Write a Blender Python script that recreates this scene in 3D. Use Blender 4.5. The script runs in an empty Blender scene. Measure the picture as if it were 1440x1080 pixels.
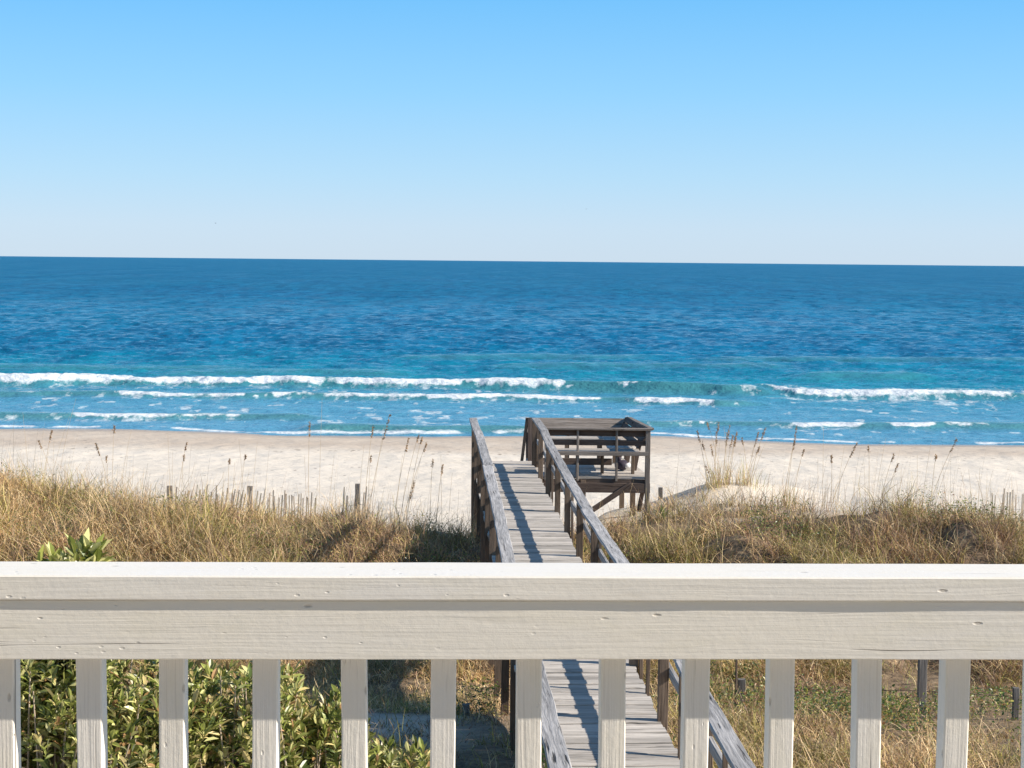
import bpy, math, random
import numpy as np
from mathutils import Vector, Matrix
random.seed(7); rng = np.random.default_rng(11); SKY_GAIN = .72
SC = bpy.context.scene; COL = SC.collection
H = 8.0            # eye height above the sea
F = 2300.0         # focal length in photo pixels
PITCH = math.atan(173 / F); ROLL = math.radians(0.557)
SUN_EL = math.radians(31.5); SUN_AZ = math.radians(10)      # azimuth turned back from +X

# ------------------------------------------------------------------ camera
cam_d = bpy.data.cameras.new('camera'); cam = bpy.data.objects.new('camera', cam_d); COL.objects.link(cam)
cam_d.sensor_width = 36; cam_d.lens = F / 1440 * 36; cam_d.clip_start = 0.05; cam_d.clip_end = 90000
CM = Matrix.Rotation(math.pi / 2 - PITCH, 4, 'X') @ Matrix.Rotation(ROLL, 4, 'Z')
cam.matrix_world = Matrix.Translation((0, 0, H)) @ CM
SC.camera = cam
R3 = CM.to_3x3()
def ray(px, py): return R3 @ Vector(((px - 720) / F, (540 - py) / F, -1))
def at(px, py, Y):
    d = ray(px, py); return Vector((0, 0, H)) + d * (Y / d.y)

# ------------------------------------------------------------------ noise
def _hash(ix, iy, seed):
    n = (ix * 374761393 + iy * 668265263 + seed * 974711) & 0xffffffff
    n = ((n ^ (n >> 13)) * 1274126177) & 0xffffffff
    return ((n ^ (n >> 16)) & 0xffff) / 65535.0
def vn(x, y, seed=0):
    x = np.asarray(x, float); y = np.asarray(y, float)
    ix = np.floor(x).astype(np.int64); iy = np.floor(y).astype(np.int64)
    fx = x - ix; fy = y - iy; fx = fx * fx * (3 - 2 * fx); fy = fy * fy * (3 - 2 * fy)
    a = _hash(ix, iy, seed); b = _hash(ix + 1, iy, seed); c = _hash(ix, iy + 1, seed); d = _hash(ix + 1, iy + 1, seed)
    return (a * (1 - fx) + b * fx) * (1 - fy) + (c * (1 - fx) + d * fx) * fy
def fbm(x, y, seed=0, o=4):
    s = 0; a = .5; t = 0
    for i in range(o):
        s = s + a * vn(x * 2 ** i, y * 2 ** i, seed + i * 17); t += a; a *= .5
    return s / t
def sstep(a, b, x):
    t = np.clip((x - a) / (b - a), 0, 1); return t * t * (3 - 2 * t)

# ------------------------------------------------------------------ object helpers
def tag(o, label=None, cat=None, group=None, kind=None):
    if label: o['label'] = label
    if cat: o['category'] = cat
    if group: o['group'] = group
    if kind: o['kind'] = kind
    return o
def empty(name, loc, label, cat, group=None):
    o = bpy.data.objects.new(name, None); o.location = loc; o.empty_display_size = .2; COL.objects.link(o)
    return tag(o, label, cat, group)
def np_mesh(name, V, faces, mats, parent=None, cols=None, smooth=False, attrs=None, matidx=None):
    """V (n,3); faces = list of int arrays (m,k)"""
    me = bpy.data.meshes.new(name)
    V = np.asarray(V, np.float32)
    if parent is not None: V = V - np.array(parent.location, np.float32)
    me.vertices.add(len(V)); me.vertices.foreach_set('co', V.ravel())
    loops = np.concatenate([f.ravel() for f in faces]).astype(np.int32)
    sizes = np.concatenate([np.full(len(f), f.shape[1]) for f in faces]).astype(np.int32)
    starts = np.concatenate([[0], np.cumsum(sizes)[:-1]]).astype(np.int32)
    me.loops.add(len(loops)); me.loops.foreach_set('vertex_index', loops)
    me.polygons.add(len(sizes)); me.polygons.foreach_set('loop_start', starts)
    if matidx is not None: me.polygons.foreach_set('material_index', np.asarray(matidx, np.int32))
    me.update(calc_edges=True)
    if cols is not None:
        a = me.attributes.new('col', 'FLOAT_COLOR', 'POINT')
        c = np.ones((len(V), 4), np.float32); c[:, :3] = cols; a.data.foreach_set('color', c.ravel())
    for k, v in (attrs or {}).items():
        v = np.asarray(v, np.float32)
        if v.ndim == 2:
            a = me.attributes.new(k, 'FLOAT_VECTOR', 'POINT'); a.data.foreach_set('vector', v.ravel())
        else:
            a = me.attributes.new(k, 'FLOAT', 'POINT'); a.data.foreach_set('value', v)
    me.polygons.foreach_set('use_smooth', np.full(len(sizes), smooth))
    for m in (mats if isinstance(mats, list) else [mats]): me.materials.append(m)
    o = bpy.data.objects.new(name, me); COL.objects.link(o)
    if parent is not None: o.parent = parent
    return o

class MB:
    """collects chamfered timber pieces with grain coordinates"""
    def __init__(s): s.v = []; s.f4 = []; s.f8 = []; s.gc = []; s.rnd = []
    def beam(s, p0, p1, w, t, side=None, c=.004, n=1, wob=0, endcut=0):
        """timber from p0 to p1 (centre line); w along 'side', t along the other axis"""
        p0 = Vector(p0); p1 = Vector(p1); ax = p1 - p0; L = ax.length; ax.normalize()
        side = Vector(side) if side is not None else (Vector((1, 0, 0)) if abs(ax.x) < .8 else Vector((0, 1, 0)))
        up = ax.cross(side).normalized(); side = up.cross(ax).normalized()
        a = w / 2; b = t / 2
        ring = [(-a + c, -b), (a - c, -b), (a, -b + c), (a, b - c), (a - c, b), (-a + c, b), (-a, b - c), (-a, -b + c)]
        off = Vector((random.uniform(0, 50), random.uniform(0, 50), random.uniform(0, 50))); r = random.random()
        base = len(s.v)
        for i in range(n + 1):
            q = p0 + ax * (L * i / n)
            j = side * random.uniform(-wob, wob) + up * random.uniform(-wob, wob)
            for (x, y) in ring:
                jj = Vector((random.uniform(-wob, wob), random.uniform(-wob, wob), random.uniform(-wob, wob))) * .4
                s.v.append(q + side * x + up * y + j + jj); s.gc.append((off.x + L * i / n, off.y + x, off.z + y)); s.rnd.append(r)
        for i in range(n):
            for k in range(8):
                k2 = (k + 1) % 8; A = base + i * 8; s.f4.append((A + k, A + k2, A + 8 + k2, A + 8 + k))
        s.f8.append(tuple(base + k for k in range(7, -1, -1))); e = base + n * 8; s.f8.append(tuple(e + k for k in range(8)))
        return s
    def box(s, x0, x1, y0, y1, z0, z1, c=.004, n=1, wob=0):
        d = (x1 - x0, y1 - y0, z1 - z0); m = max(range(3), key=lambda i: d[i]); cx = ((x0 + x1) / 2, (y0 + y1) / 2, (z0 + z1) / 2)
        if m == 0: return s.beam((x0, cx[1], cx[2]), (x1, cx[1], cx[2]), d[1], d[2], (0, 1, 0), c, n, wob)
        if m == 1: return s.beam((cx[0], y0, cx[2]), (cx[0], y1, cx[2]), d[0], d[2], (1, 0, 0), c, n, wob)
        return s.beam((cx[0], cx[1], z0), (cx[0], cx[1], z1), d[0], d[1], (1, 0, 0), c, n, wob)
    def build(s, name, mat, parent=None):
        V = np.array([tuple(v) for v in s.v]); fs = [np.array(s.f4), np.array(s.f8)]
        return np_mesh(name, V, fs, mat, parent, attrs={'gc': np.array(s.gc), 'rnd': np.array(s.rnd)})

# ------------------------------------------------------------------ materials
class NT:
    def __init__(s, name):
        s.m = bpy.data.materials.new(name); s.m.use_nodes = True; s.t = s.m.node_tree; s.t.nodes.clear()
        s.out = s.n('ShaderNodeOutputMaterial'); s.b = s.n('ShaderNodeBsdfPrincipled'); s.l(s.b.outputs[0], s.out.inputs[0])
    def n(s, ty, **kw):
        nd = s.t.nodes.new(ty)
        for k, v in kw.items():
            if k[0] == '_': nd.inputs[k[1:].replace('_', ' ')].default_value = v
            else: setattr(nd, k, v)
        return nd
    def l(s, a, b): s.t.links.new(a, b)
    def attr(s, name, out='Vector'): return s.n('ShaderNodeAttribute', attribute_name=name).outputs[out]
    def mapping(s, vec, sc, loc=(0, 0, 0)):
        m = s.n('ShaderNodeMapping'); m.inputs['Scale'].default_value = sc; m.inputs['Location'].default_value = loc; s.l(vec, m.inputs[0]); return m.outputs[0]
    def noise(s, vec, scale=1, detail=4, rough=.55, dist=0, out=0):
        n = s.n('ShaderNodeTexNoise'); n.inputs['Scale'].default_value = scale; n.inputs['Detail'].default_value = detail
        n.inputs['Roughness'].default_value = rough; n.inputs['Distortion'].default_value = dist; s.l(vec, n.inputs['Vector']); return n.outputs[out]
    def ramp(s, fac, stops, interp='LINEAR'):
        r = s.n('ShaderNodeValToRGB'); cr = r.color_ramp; cr.interpolation = interp
        while len(cr.elements) > 1: cr.elements.remove(cr.elements[-1])
        cr.elements[0].position = stops[0][0]; cr.elements[0].color = c4(stops[0][1])
        for p, c in stops[1:]: e = cr.elements.new(p); e.color = c4(c)
        s.l(fac, r.inputs[0]); return r.outputs[0]
    def mix(s, fac, a, b, mode='MIX'):
        m = s.n('ShaderNodeMix', data_type='RGBA', blend_type=mode)
        for sock, v in ((m.inputs[0], fac), (m.inputs[6], a), (m.inputs[7], b)):
            if isinstance(v, (int, float)): sock.default_value = v
            elif isinstance(v, tuple): sock.default_value = c4(v)
            else: s.l(v, sock)
        return m.outputs[2]
    def math(s, op, a, b=0., clamp=False):
        m = s.n('ShaderNodeMath', operation=op, use_clamp=clamp)
        for i, v in enumerate((a, b)):
            if isinstance(v, (int, float)): m.inputs[i].default_value = v
            else: s.l(v, m.inputs[i])
        return m.outputs[0]
    def bump(s, h, dist=.01, strength=1, prev=None):
        b = s.n('ShaderNodeBump'); b.inputs['Distance'].default_value = dist; b.inputs['Strength'].default_value = strength
        s.l(h, b.inputs['Height'])
        if prev is not None: s.l(prev, b.inputs['Normal'])
        s.l(b.outputs[0], s.b.inputs['Normal']); return b.outputs[0]
    def set(s, **kw):
        for k, v in kw.items():
            i = s.b.inputs[k.replace('_', ' ')]
            if isinstance(v, (int, float)): i.default_value = v
            elif isinstance(v, tuple): i.default_value = c4(v)
            else: s.l(v, i)
def c4(c): return tuple(c) + (1,) if isinstance(c, tuple) and len(c) == 3 else (c if isinstance(c, tuple) else (c, c, c, 1))

def weathered(name, light, mid, dark, crack=.5, var=.35, bump=.004, fine=1.0):
    t = NT(name); gc = t.attr('gc'); rnd = t.attr('rnd', 'Fac')
    warp = t.noise(t.mapping(gc, (1.5, 9, 9)), 1, 2, .5)
    gv = t.n('ShaderNodeVectorMath', operation='MULTIPLY_ADD'); t.l(gc, gv.inputs[0]); gv.inputs[1].default_value = (1, 1, 1)
    cv = t.n('ShaderNodeCombineXYZ'); w2 = t.math('MULTIPLY', warp, .05); t.l(w2, cv.inputs[1]); t.l(w2, cv.inputs[2]); t.l(cv.outputs[0], gv.inputs[2])
    g = gv.outputs[0]
    a = t.noise(t.mapping(g, (3.5, 70 * fine, 70 * fine)), 1, 5, .65)
    b = t.noise(t.mapping(g, (1.2, 22, 22)), 1, 4, .6)
    c = t.noise(t.mapping(gc, (2.2, 5, 5)), 1, 4, .6)
    col = t.ramp(a, [(.28, dark), (.47, mid), (.68, light)])
    col = t.mix(.45, col, t.ramp(b, [(.3, dark), (.5, mid), (.72, light)]))
    col = t.mix(t.math('MULTIPLY', t.ramp(c, [(.45, 0.), (.7, 1.)]), .45), col, mid)
    k = t.math('ADD', t.math('MULTIPLY', rnd, var), 1 - var / 2)
    hs = t.n('ShaderNodeHueSaturation'); t.l(col, hs.inputs['Color']); t.l(k, hs.inputs['Value'])
    cr = t.noise(t.mapping(g, (1.6, 34, 34), (7, 3, 1)), 1, 3, .7)
    cm = t.ramp(cr, [(.60, 0.), (.68, 1.)])
    col = t.mix(t.math('MULTIPLY', cm, crack), hs.outputs[0], tuple(x * .25 for x in dark))
    h = t.math('SUBTRACT', t.math('ADD', a, t.math('MULTIPLY', b, .8)), t.math('MULTIPLY', cm, 1.2))
    t.bump(h, bump, .9); t.set(Base_Color=col, Roughness=.88, Specular_IOR_Level=.2)
    return t.m
M_CAP = weathered('weathered_handrail_wood', (.64, .62, .60), (.31, .305, .30), (.055, .054, .056), .9, .3, .006)
M_DECK = weathered('weathered_deck_wood', (.66, .615, .555), (.46, .425, .38), (.14, .125, .11), .65, .5, .005, .8)
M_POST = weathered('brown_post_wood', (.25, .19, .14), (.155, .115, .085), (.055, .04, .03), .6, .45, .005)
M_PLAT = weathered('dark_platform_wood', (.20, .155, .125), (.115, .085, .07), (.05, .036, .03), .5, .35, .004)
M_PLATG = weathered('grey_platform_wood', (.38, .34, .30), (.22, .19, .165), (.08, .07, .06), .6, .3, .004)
M_FENCE = weathered('bleached_lath_wood', (.64, .57, .48), (.48, .41, .33), (.20, .165, .13), .3, .5, .002)
M_OLD = weathered('old_grey_post_wood', (.33, .31, .29), (.19, .175, .16), (.06, .05, .045), .7, .4, .005)

def painted(name, horiz=True):
    t = NT(name); gc = t.attr('gc'); rnd = t.attr('rnd', 'Fac')
    warp = t.noise(t.mapping(gc, (2.2, 14, 14)), 1, 2, .5)
    cv = t.n('ShaderNodeCombineXYZ'); w2 = t.math('MULTIPLY', warp, .022); t.l(w2, cv.inputs[1]); t.l(w2, cv.inputs[2])
    gv = t.n('ShaderNodeVectorMath', operation='ADD'); t.l(gc, gv.inputs[0]); t.l(cv.outputs[0], gv.inputs[1]); g = gv.outputs[0]
    a = t.noise(t.mapping(g, (4, 230, 230)), 1, 4, .6)
    b = t.noise(t.mapping(g, (1.5, 60, 60)), 1, 3, .5)
    p = t.noise(t.mapping(gc, (60, 60, 60)), 1, 5, .7)
    st = t.noise(t.mapping(gc, (2.5, 7, 7)), 1, 4, .55)
    st2 = t.noise(t.mapping(gc, (9, 30, 30)), 1, 5, .6)
    c1 = (.84, .80, .71); c2 = (.81, .785, .73); c3 = (.78, .735, .59)
    col = t.mix(t.ramp(st, [(.35, 0.), (.65, 1.)]), c1, c2)
    col = t.mix(t.math('MULTIPLY', t.ramp(st2, [(.5, 0.), (.75, 1.)]), .35), col, c3)
    # hairline checks in the wood
    cr = t.noise(t.mapping(g, (1.1, 75, 75), (3, 9, 4)), 1, 2, .5)
    cm = t.ramp(cr, [(.70, 0.), (.74, 1.)])
    if not horiz: cm = t.ramp(cr, [(.66, 0.), (.70, 1.)])
    grime = t.ramp(a, [(.3, 1.), (.42, 0.)])
    col = t.mix(t.math('MULTIPLY', grime, .10 if horiz else .2), col, (.36, .32, .27))
    col = t.mix(t.math('MULTIPLY', cm, .8), col, (.16, .13, .10))
    # small nail dents and paint chips
    vo = t.n('ShaderNodeTexVoronoi'); vo.inputs['Scale'].default_value = 1; t.l(t.mapping(gc, (9, 26, 26)), vo.inputs['Vector'])
    dent = t.ramp(vo.outputs['Distance'], [(.035, 1.), (.075, 0.)])
    col = t.mix(t.math('MULTIPLY', dent, .45), col, (.33, .27, .2))
    vo2 = t.n('ShaderNodeTexVoronoi'); vo2.inputs['Scale'].default_value = 1; t.l(t.mapping(gc, (30, 60, 60), (2, 5, 1)), vo2.inputs['Vector'])
    d2 = t.math('MULTIPLY', t.ramp(vo2.outputs['Distance'], [(.06, 1.), (.14, 0.)]), t.ramp(t.noise(t.mapping(gc, (3, 8, 8), (1, 7, 2)), 1, 2, .5), [(.52, 0.), (.6, 1.)]))
    dent = t.math('MAXIMUM', dent, d2)
    h = t.math('ADD', t.math('MULTIPLY', a, .55), t.math('ADD', t.math('MULTIPLY', b, .5), t.math('MULTIPLY', p, .5)))
    h = t.math('SUBTRACT', h, t.math('MULTIPLY', cm, 1.6)); h = t.math('SUBTRACT', h, t.math('MULTIPLY', dent, 1.2))
    t.bump(h, .0013 if horiz else .0018, .9); t.set(Base_Color=col, Roughness=.55, Specular_IOR_Level=.35)
    return t.m
M_PAINT = painted('beige_painted_rail'); M_PAINTV = painted('beige_painted_baluster', False)

# ------------------------------------------------------------------ terrain
# crest height below the eye, read along the dune
CX = np.array([-60, -20, -8.5, -6.1, -3.8, -1.4, -.8, .2, 1.3, 2.1, 2.7, 4.5, 5.6, 7.4, 8.5, 10, 20, 60])
CH = np.array([4.25, 4.2, 4.20, 4.56, 4.64, 4.78, 4.88, 4.95, 4.95, 4.80, 4.70, 4.58, 4.52, 4.28, 4.5, 4.7, 4.5, 4.3])
WX = np.array([-60, -23.5, -17.6, -13.7, -10.4, -3.9, 2, 6.9, 10.7, 15.6, 23.5, 60]); WY = np.array([75.5, 75.9, 76.3, 75.2, 74.2, 74.3, 75.3, 75.6, 73.9, 72.6, 72.9, 74])
def ground(X, Y):
    X = np.asarray(X, float); Y = np.asarray(Y, float)
    crest = np.interp(X * 27 / np.clip(Y, 22, 34), CX, CH)
    swale = np.interp(Y, [-50, 0, 10, 15, 17.5, 20.5, 22.5], [5.2, 5.0, 4.6, 4.75, 5.0, 5.6, 5.55]) + .12 * (fbm(X * .4, Y * .4, 5) - .5) * 2
    face = sstep(22.6, 26.6, Y + 1.3 * (fbm(X * .35, Y * .2, 9) - .5) * 2)
    h = swale * (1 - face) + crest * face
    bump = (fbm(X * .8, Y * .8, 21, 3) - .5) * .85 * sstep(20, 24, Y) * (1 - sstep(28, 30, Y))
    # back of the dune falls to the beach
    beach = 6.25 + (Y - 36) * (7.15 - 6.25) / 27
    wl = np.interp(X * 75 / np.clip(Y, 60, 90), WX, WY)
    beach = np.where(Y > 62, 7.12 + (Y - 62) * .88 / (wl - 62), beach)
    right = sstep(.8, 2.2, X) * (1 - sstep(6.5, 8, X))
    b0 = 28.2 + right * 3.4; b1 = 35.0 + right * 3.0
    back = sstep(b0, b1, Y)
    crest2 = np.where(right > 0, h * (1 - right * .0), h)
    h = crest2 * (1 - back) + beach * back
    mound = .34 * np.exp(-((X - 4.1) / 1.0) ** 2 - ((Y - 32.0) / 1.2) ** 2) + .22 * np.exp(-((X - 5.4) / .8) ** 2 - ((Y - 32.6) / .9) ** 2)
    h = h - mound - bump
    rip = (fbm(X * 1.3, Y * .9, 31, 4) - .5) * .09 * sstep(28, 31, Y) * (1 - sstep(66, 73, Y))
    return H - h + rip
def axis(segs):
    out = [segs[0][0]]
    for a, b, d in segs:
        n = max(1, round((b - a) / d)); out += list(a + (b - a) * np.arange(1, n + 1) / n)
    return np.array(out)
gx = axis([(-3000, -300, 450), (-300, -60, 20), (-60, -24, 1.5), (-24, 24, .13), (24, 60, 1.5), (60, 300, 20), (300, 3000, 450)])
gy = axis([(-200, -10, 40), (-10, 12, 1.0), (12, 36, .11), (36, 80, .33), (80, 120, 4)])
GX, GY = np.meshgrid(gx, gy); GZ = ground(GX, GY)
def grid_faces(nr, nc):
    i = (np.arange(nr - 1)[:, None] * nc + np.arange(nc - 1)[None, :]).ravel()
    return np.stack([i, i + 1, i + nc + 1, i + nc], 1)
V = np.stack([GX.ravel(), GY.ravel(), GZ.ravel()], 1)
edge = 28.6 + 1.3 * (fbm(V[:, 0] * .5, V[:, 1] * .5, 44) - .5) * 2 + .5 * sstep(1.2, 2.6, V[:, 0]) * (1 - sstep(5, 6.5, V[:, 0]))
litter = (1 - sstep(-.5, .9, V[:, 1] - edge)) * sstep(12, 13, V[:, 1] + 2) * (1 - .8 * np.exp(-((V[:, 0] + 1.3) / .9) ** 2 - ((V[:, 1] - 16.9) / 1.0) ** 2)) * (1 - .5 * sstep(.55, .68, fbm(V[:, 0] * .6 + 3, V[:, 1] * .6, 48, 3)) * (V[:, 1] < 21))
wl = np.interp(V[:, 0] * 75 / np.clip(V[:, 1], 60, 90), WX, WY)
wet = sstep(5.0, .6, wl - V[:, 1] + 2.2 * (fbm(V[:, 0] * .15, V[:, 1] * .3, 73) - .5)); up = sstep(58, 62, V[:, 1] + 3 * (fbm(V[:, 0] * .08, V[:, 1] * .1, 71) - .5))
t = NT('sand'); geo = t.n('ShaderNodeNewGeometry').outputs['Position']
n1 = t.noise(geo, .35, 6, .6); n2 = t.noise(geo, 6, 6, .7); n3 = t.noise(t.mapping(geo, (.5, .14, 1)), 1, 4, .6)
col = t.mix(t.ramp(n1, [(.35, 0.), (.65, 1.)]), (.72, .64, .525), (.77, .69, .575))
col = t.mix(t.math('MULTIPLY', t.attr('up', 'Fac'), t.ramp(n3, [(.2, .5), (.6, 1.)])), col, (.55, .455, .355))
sp = t.n('ShaderNodeTexVoronoi'); sp.inputs['Scale'].default_value = 2.6; t.l(t.mapping(geo, (1, .55, 1)), sp.inputs['Vector'])
spm = t.ramp(sp.outputs['Distance'], [(.10, 1.), (.17, 0.)])
spd = t.math('MULTIPLY', spm, t.ramp(t.noise(geo, .5, 3, .6), [(.38, 0.), (.55, .7)]))
col = t.mix(spd, col, (.28, .22, .17))
wr = t.n('ShaderNodeTexVoronoi'); wr.inputs['Scale'].default_value = 1.; t.l(t.mapping(geo, (2.6, 1.1, 1)), wr.inputs['Vector'])
wrm = t.math('MULTIPLY', t.math('MULTIPLY', t.ramp(wr.outputs['Distance'], [(.12, 1.), (.28, 0.)]), t.attr('wrack', 'Fac')), t.ramp(n1, [(.42, .15), (.55, .9)]))
col = t.mix(wrm, col, (.25, .19, .13))
col = t.mix(t.attr('wet', 'Fac'), col, (.40, .33, .26))
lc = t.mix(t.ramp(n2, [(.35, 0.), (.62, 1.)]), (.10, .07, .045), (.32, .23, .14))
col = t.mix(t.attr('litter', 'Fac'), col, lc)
foot = t.n('ShaderNodeTexVoronoi', feature='SMOOTH_F1'); foot.inputs['Scale'].default_value = 2.2; t.l(geo, foot.inputs['Vector'])
hh = t.math('ADD', t.math('MULTIPLY', foot.outputs['Distance'], 1.2), t.math('ADD', n2, t.math('MULTIPLY', n1, 2.0)))
t.bump(hh, .038, .9); t.set(Base_Color=col, Roughness=t.ramp(t.attr('wet', 'Fac'), [(.3, .92), (1., .3)]), Specular_IOR_Level=.3)
g = np_mesh('beach_sand', V, [grid_faces(len(gy), len(gx))], t.m, smooth=True, attrs={'litter': litter, 'wet': wet, 'up': up, 'wrack': np.exp(-((V[:, 1] - 59.5 + 2.5 * (fbm(V[:, 0] * .08, V[:, 1] * .1, 71) - .5)) / .8) ** 2)})
tag(g, kind='structure')

# ------------------------------------------------------------------ sea
hor = lambda x: 367 + (x - 720) * .00972
ynear = np.arange(69.0, 120, .17)
rel = np.arange(18400 / 120., 3.2, -.36); rel = np.concatenate([rel[1:], np.geomspace(3.2, .22, 40)[1:]])
ys = np.concatenate([ynear, 18400 / rel])
uc = np.concatenate([[-3.2, -2, -1.2, -.8, -.6], np.linspace(-.45, .45, 860), [.6, .8, 1.2, 2, 3.2]])
SX = uc[None, :] * ys[:, None]; SY = np.repeat(ys[:, None], len(uc), 1)
dy = np.gradient(ys)[:, None]; dx = .9 / 860 * ys[:, None]
Z = np.zeros_like(SX)
amp_env = .30 + .70 * sstep(78, 150, SY)
patch = .65 + .7 * fbm(SX * .012, SY * .006, 3, 3)
r2 = np.random.default_rng(5)
for i in range(78):
    lam = .55 * 1.052 ** i if i < 58 else 9 + 2.2 * (i - 58) ** 1.25
    th = r2.normal(0, .5) if lam < 9 else r2.normal(0, .25)
    k = 2 * math.pi / lam; kx = k * math.sin(th); ky = k * math.cos(th)
    a = .0150 * lam ** .38 if lam < 9 else .018
    ph = r2.uniform(0, 6.28)
    fade = sstep(1.1, 2.6, (lam / abs(math.cos(th))) / dy) * sstep(1.1, 2.6, lam / max(abs(math.sin(th)), .05) / dx)
    if lam > 9: fade = fade * sstep(110, 180, SY)
    wob = 1.1 * (vn(SX * .5 / lam, SY * .5 / lam, 100 + i) - .5) * 6
    arg = kx * SX + ky * SY + ph + wob
    s = np.sin(arg)
    Z += a * fade * amp_env * patch * (s + .25 * (1 - np.abs(s)) * 1.5)
foam = np.zeros_like(SX); green = np.zeros_like(SX)
PX = 720 + 2300 * SX / SY           # image column of each sea point, only used to read the breaker plan below
fn = fbm(SX * .9, SY * .9, 61, 4); fn2 = fbm(SX * 3.2, SY * 2.6, 77, 3); fnl = fbm(SX * .25, SY * .35, 81, 3)
def breaker(pts, hgt, wf, wb, runs, fback=0., fstr=1., gstr=.7, seed=0):
    """pts: crest line (column, photo y of the base); runs: (x0, x1, strength) of white water"""
    global Z, foam, green
    xs = np.array([(p[0] - 720) / 2300 * (18400 / (p[1] - hor(p[0]))) for p in pts]); yy = np.array([18400 / (p[1] - hor(p[0])) for p in pts])
    Yc = np.interp(SX, xs, yy) + 1.1 * (vn(SX * .16, SX * 0 + seed, seed) - .5) + .5 * (vn(SX * .7, SX * 0, seed + 1) - .5)
    d = SY - Yc                                   # >0 seaward
    run = np.zeros_like(SX); X0 = PX
    for a, b, m in runs: run = np.maximum(run, m * sstep(a - 14, a + 8, X0 + 26 * (fnl - .5)) * (1 - sstep(b - 10, b + 12, X0 + 26 * (fnl - .5))))
    xr = [p[0] for p in pts]
    ext = sstep(xr[0] - 40, xr[0] + 30, X0) * (1 - sstep(xr[-1] - 30, xr[-1] + 40, X0))
    hv = hgt * ext * (.75 + .5 * vn(SX * .22, SX * 0 + 3, seed + 5))
    prof = np.where(d < 0, np.exp(-(d / wf) ** 2), np.exp(-(d / wb) ** 2))
    Z = Z * (1 - .6 * prof * ext) + hv * prof
    lump = (fbm(SX * 2.0, SY * 2.0, 78, 4) - .5) * .45 * run * np.exp(-((d + .4) / (wf * 1.5)) ** 2)
    Z = Z + lump * hgt
    body = np.exp(-((d + wf * .2) / (wf * 1.0)) ** 2 * 1.2)
    f = sstep(.24, .84, body * run * (1.0 + 1.1 * (fn - .5)) * (.72 + .56 * vn(SX * .35, SX * 0 + 8, seed + 20)) + .5 * (fn2 - .5) * (body > .05))
    if fback: f = np.maximum(f, run * sstep(-.5, .3, d) * (1 - sstep(fback * .5, fback, d)) * sstep(.44, .66, fn2 * .5 + fn * .5 + .08) * .8)
    # specks thrown on the unbroken crest
    f = np.maximum(f, ext * sstep(.62, .72, fn2 * .5 + fn * .5) * np.exp(-((d + .2) / (wf * 1.2)) ** 2) * .9)
    foam = np.maximum(foam, f * fstr)
    # trailing lace toward the shore
    lace = run * np.exp(-((d + wf * 2.4) / (wf * 2.6)) ** 2) * sstep(.50, .72, fbm(SX * 2.6, SY * 1.3, seed + 9, 5))
    foam = np.maximum(foam, lace * .5)
    green = np.maximum(green, gstr * ext * np.exp(-((d + wf * .5) / (wf * 1.3)) ** 2))
breaker([(-300, 542), (0, 542.5), (230, 543), (460, 545), (620, 546), (790, 549), (930, 553), (1080, 557)], .62, .8, 2.6,
        [(-400, 462, 1), (474, 650, 1), (655, 790, .85), (840, 925, .35)], 0, 1, .8, 1)
breaker([(1060, 553), (1120, 559), (1260, 561), (1440, 562), (1800, 560)], .46, .7, 2.4, [(1090, 1220, 1), (1215, 1430, .85), (1445, 1900, 1)], 9.5, 1, .7, 2)
breaker([(-300, 557), (0, 557.5), (170, 558), (400, 560.5), (620, 563), (840, 566), (900, 568), (1015, 570), (1060, 570)], .30, .6, 1.8,
        [(165, 345, .85), (385, 600, .9), (600, 845, 1), (892, 1015, 1)], 0, 1, .8, 3)
breaker([(-300, 589), (0, 589), (200, 590), (340, 590), (440, 590)], .26, .6, 1.7, [(100, 335, .95)], 0, 1, .9, 4)
breaker([(430, 606), (520, 607), (640, 607), (760, 608), (900, 606)], .30, .9, 1.7, [], 0, .0, 1., 5)
breaker([(880, 600), (1010, 600), (1130, 603), (1230, 602), (1330, 602), (1800, 604)], .26, .6, 1.7, [(1118, 1215, .95), (1258, 1320, .95), (1330, 1395, .5)], 0, 1, .9, 6)
for (xa, xb, yb, hg, sd) in ((-300, 330, 520, .25, 7), (230, 560, 527, .25, 8), (1130, 1300, 533, .5, 9), (700, 1100, 518, .3, 10), (1000, 1700, 509, .3, 11), (560, 900, 505, .3, 12)):
    breaker([(xa, yb), ((xa + xb) / 2, yb), (xb, yb)], hg, 1.6, 3.2, [], 0, 0., .55, sd)
# swash at the waterline
WLN = np.interp(SX * 75 / np.clip(SY, 60, 90), WX, WY)
ds = SY - WLN
sw = np.exp(-((ds - .35) / .42) ** 2) * sstep(.42, .56, fbm(SX * .5, SY * .3, 91, 3) + .12)
foam = np.maximum(foam, sw * .9)
lace = sstep(.56, .70, fbm(SX * 1.5, SY * .8, 93, 5) * .7 + .3 * fbm(SX * .2, SY * .2, 94, 2)) * sstep(1, 4, ds) * (1 - sstep(26, 34, ds)) * .55
foam = np.maximum(foam, lace)
Z += .012 * np.exp(-((ds - .4) / .5) ** 2)
shallow = 1 - sstep(0, 80, ds)
V = np.stack([SX.ravel(), SY.ravel(), Z.ravel()], 1)
t = NT('sea_water'); geo = t.n('ShaderNodeNewGeometry').outputs['Position']
sh = t.attr('shallow', 'Fac')
base = t.ramp(sh, [(0., (.002, .165, .33)), (.25, (.004, .21, .345)), (.6, (.014, .26, .36)), (1., (.11, .32, .46))])
nz = t.noise(t.mapping(geo, (.02, .012, 1)), 1, 4, .6)
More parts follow.
